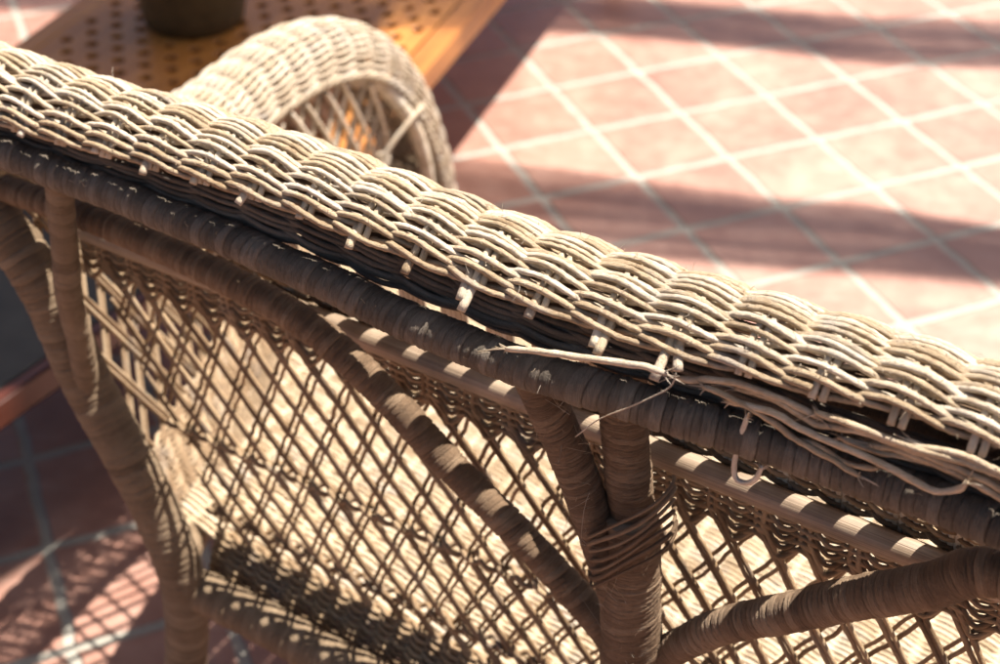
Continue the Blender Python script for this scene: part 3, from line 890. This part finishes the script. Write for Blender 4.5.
for x in (-4.3, 2.9):  # unseen beams and posts added to carry the canes
    beam(x, 1.60, x, 4.1, .09, .12, PH - .072, 'beam')
    for y in (1.65, 4.05):
        c = over(x, y); m_ = MB(); box(m_, (-.05, -.05, 0), (.05, .05, PH - .134), .01)
        o = m_.build('post', M_BEAM, screen_root, smooth=False); o.location = (c[0] - ox, c[1] - oy, 0)

# unseen canvas sheet, added and cut to shade the tables on the left
sheet_mb = MB()
q4 = [over(-.71, 1.41), over(-.36, 2.38), over(-4.4, 2.95), over(-4.4, 1.48)]
re_ = np.array([(-.71, 1.41), (-.61, 1.52), (-.51, 1.66), (-.44, 1.80), (-.385, 2.1), (-.36, 2.38)])
rt_ = np.r_[0, np.cumsum(np.linalg.norm(np.diff(re_, axis=0), axis=1))]; rt_ = rt_ / rt_[-1]
cxa, cya = np.mean([q[0] for q in q4]), np.mean([q[1] for q in q4])
sheet_root = empty('shade_sheet', (cxa, cya, 0), 0, 'unseen pale canvas sheet added overhead to shade the tables at the left', 'shade_blocker')
G = 12; top_, V = [], []
for i in range(G + 1):
    for j_ in range(G + 1):
        a, b = i / G, j_ / G
        pr_ = np.array(over(np.interp(a, rt_, re_[:, 0]), np.interp(a, rt_, re_[:, 1])))
        p = (1 - b) * pr_ + b * ((1 - a) * np.array(q4[3]) + a * np.array(q4[2]))
        V.append((p[0] - cxa, p[1] - cya, PH - .04 - .10 * math.sin(PI * a) * math.sin(PI * b)))
V = np.array(V); V2 = V + (0, 0, .004); n1 = len(V)
F = []
for i in range(G):
    for j_ in range(G):
        a = i * (G + 1) + j_; F.append((a, a + 1, a + G + 2, a + G + 1)); F.append(tuple(n1 + q for q in (a + G + 1, a + G + 2, a + 1, a)))
for i in range(G):
    for a, b in ((i, i + 1), (G * (G + 1) + i, G * (G + 1) + i + 1), (i * (G + 1), (i + 1) * (G + 1)), (i * (G + 1) + G, (i + 1) * (G + 1) + G)):
        F.append((a, b, b + n1, a + n1))
sheet_mb.add(np.concatenate([V, V2]), np.array(F), np.concatenate([V, V2])[:, :2], np.zeros(2 * n1))
sheet_mb.build('shade_cloth', plain('canvas', (.5, .46, .38), (.6, .56, .47), .9), sheet_root)
for q in q4[2:]:  # unseen poles and ropes added to hold the shading sheet
    m_ = MB(); tube(m_, [(q[0] - cxa, q[1] - cya, z) for z in (0, 1, 2, PH)], .02, seg=12); m_.build('pole', M_BEAM, sheet_root)
for q, e in ((q4[0], (q4[0][0] + .02, 3.35, PH)), (q4[1], (q4[1][0] + .02, 3.35, PH))):
    m_ = MB(); tube(m_, [(q[0] - cxa, q[1] - cya, PH - .037), (e[0] - cxa, e[1] - cya, e[2])], .003, seg=6); m_.build('tie_rope', M_BEAM, sheet_root)

# ------------------------------------------------------------------ light
w = bpy.data.worlds.new('World'); scene.world = w; w.use_nodes = True
nt = w.node_tree; nt.nodes.clear()
bg = nt.nodes.new('ShaderNodeBackground'); so = nt.nodes.new('ShaderNodeOutputWorld'); sky = nt.nodes.new('ShaderNodeTexSky')
sky.sky_type = 'NISHITA'; sky.sun_disc = False; sky.sun_elevation = SUN_EL; sky.air_density = .7; sky.dust_density = 3.5; sky.ozone_density = .35
sky.sun_rotation = PI / 2 - SUN_AZ
bg.inputs[1].default_value = .05
nt.links.new(sky.outputs[0], bg.inputs[0]); nt.links.new(bg.outputs[0], so.inputs[0])
sd = bpy.data.lights.new('sun', 'SUN'); sd.energy = 5; sd.angle = math.radians(.5); sd.color = (1, .932, .85)
sun = bpy.data.objects.new('sun', sd); COL.objects.link(sun)
import mathutils
to_sun = mathutils.Vector((hx * math.cos(SUN_EL), hy * math.cos(SUN_EL), math.sin(SUN_EL)))
sun.rotation_euler = to_sun.to_track_quat('Z', 'Y').to_euler()
sun.location = (2, 1, 5)

# ------------------------------------------------------------------ camera
cd = bpy.data.cameras.new('camera'); cam = bpy.data.objects.new('camera', cd); COL.objects.link(cam)
cam.location = (0, 0, 1.48)
cam.rotation_euler = (PI / 2 - math.asin(.59076), 0, 0)
cd.sensor_width = 36; cd.lens = 36 * 1.5186
cd.clip_start = .02; cd.clip_end = 200
cd.dof.use_dof = True; cd.dof.focus_distance = 1.0; cd.dof.aperture_fstop = 5.6; cd.dof.aperture_blades = 8
scene.camera = cam
scene.view_settings.view_transform = 'Standard'; scene.view_settings.look = 'None'
scene.view_settings.exposure = 1.55; scene.view_settings.gamma = 1
scene.render.engine = 'CYCLES'
scene.cycles.use_denoising = True
scene.cycles.max_bounces = 8
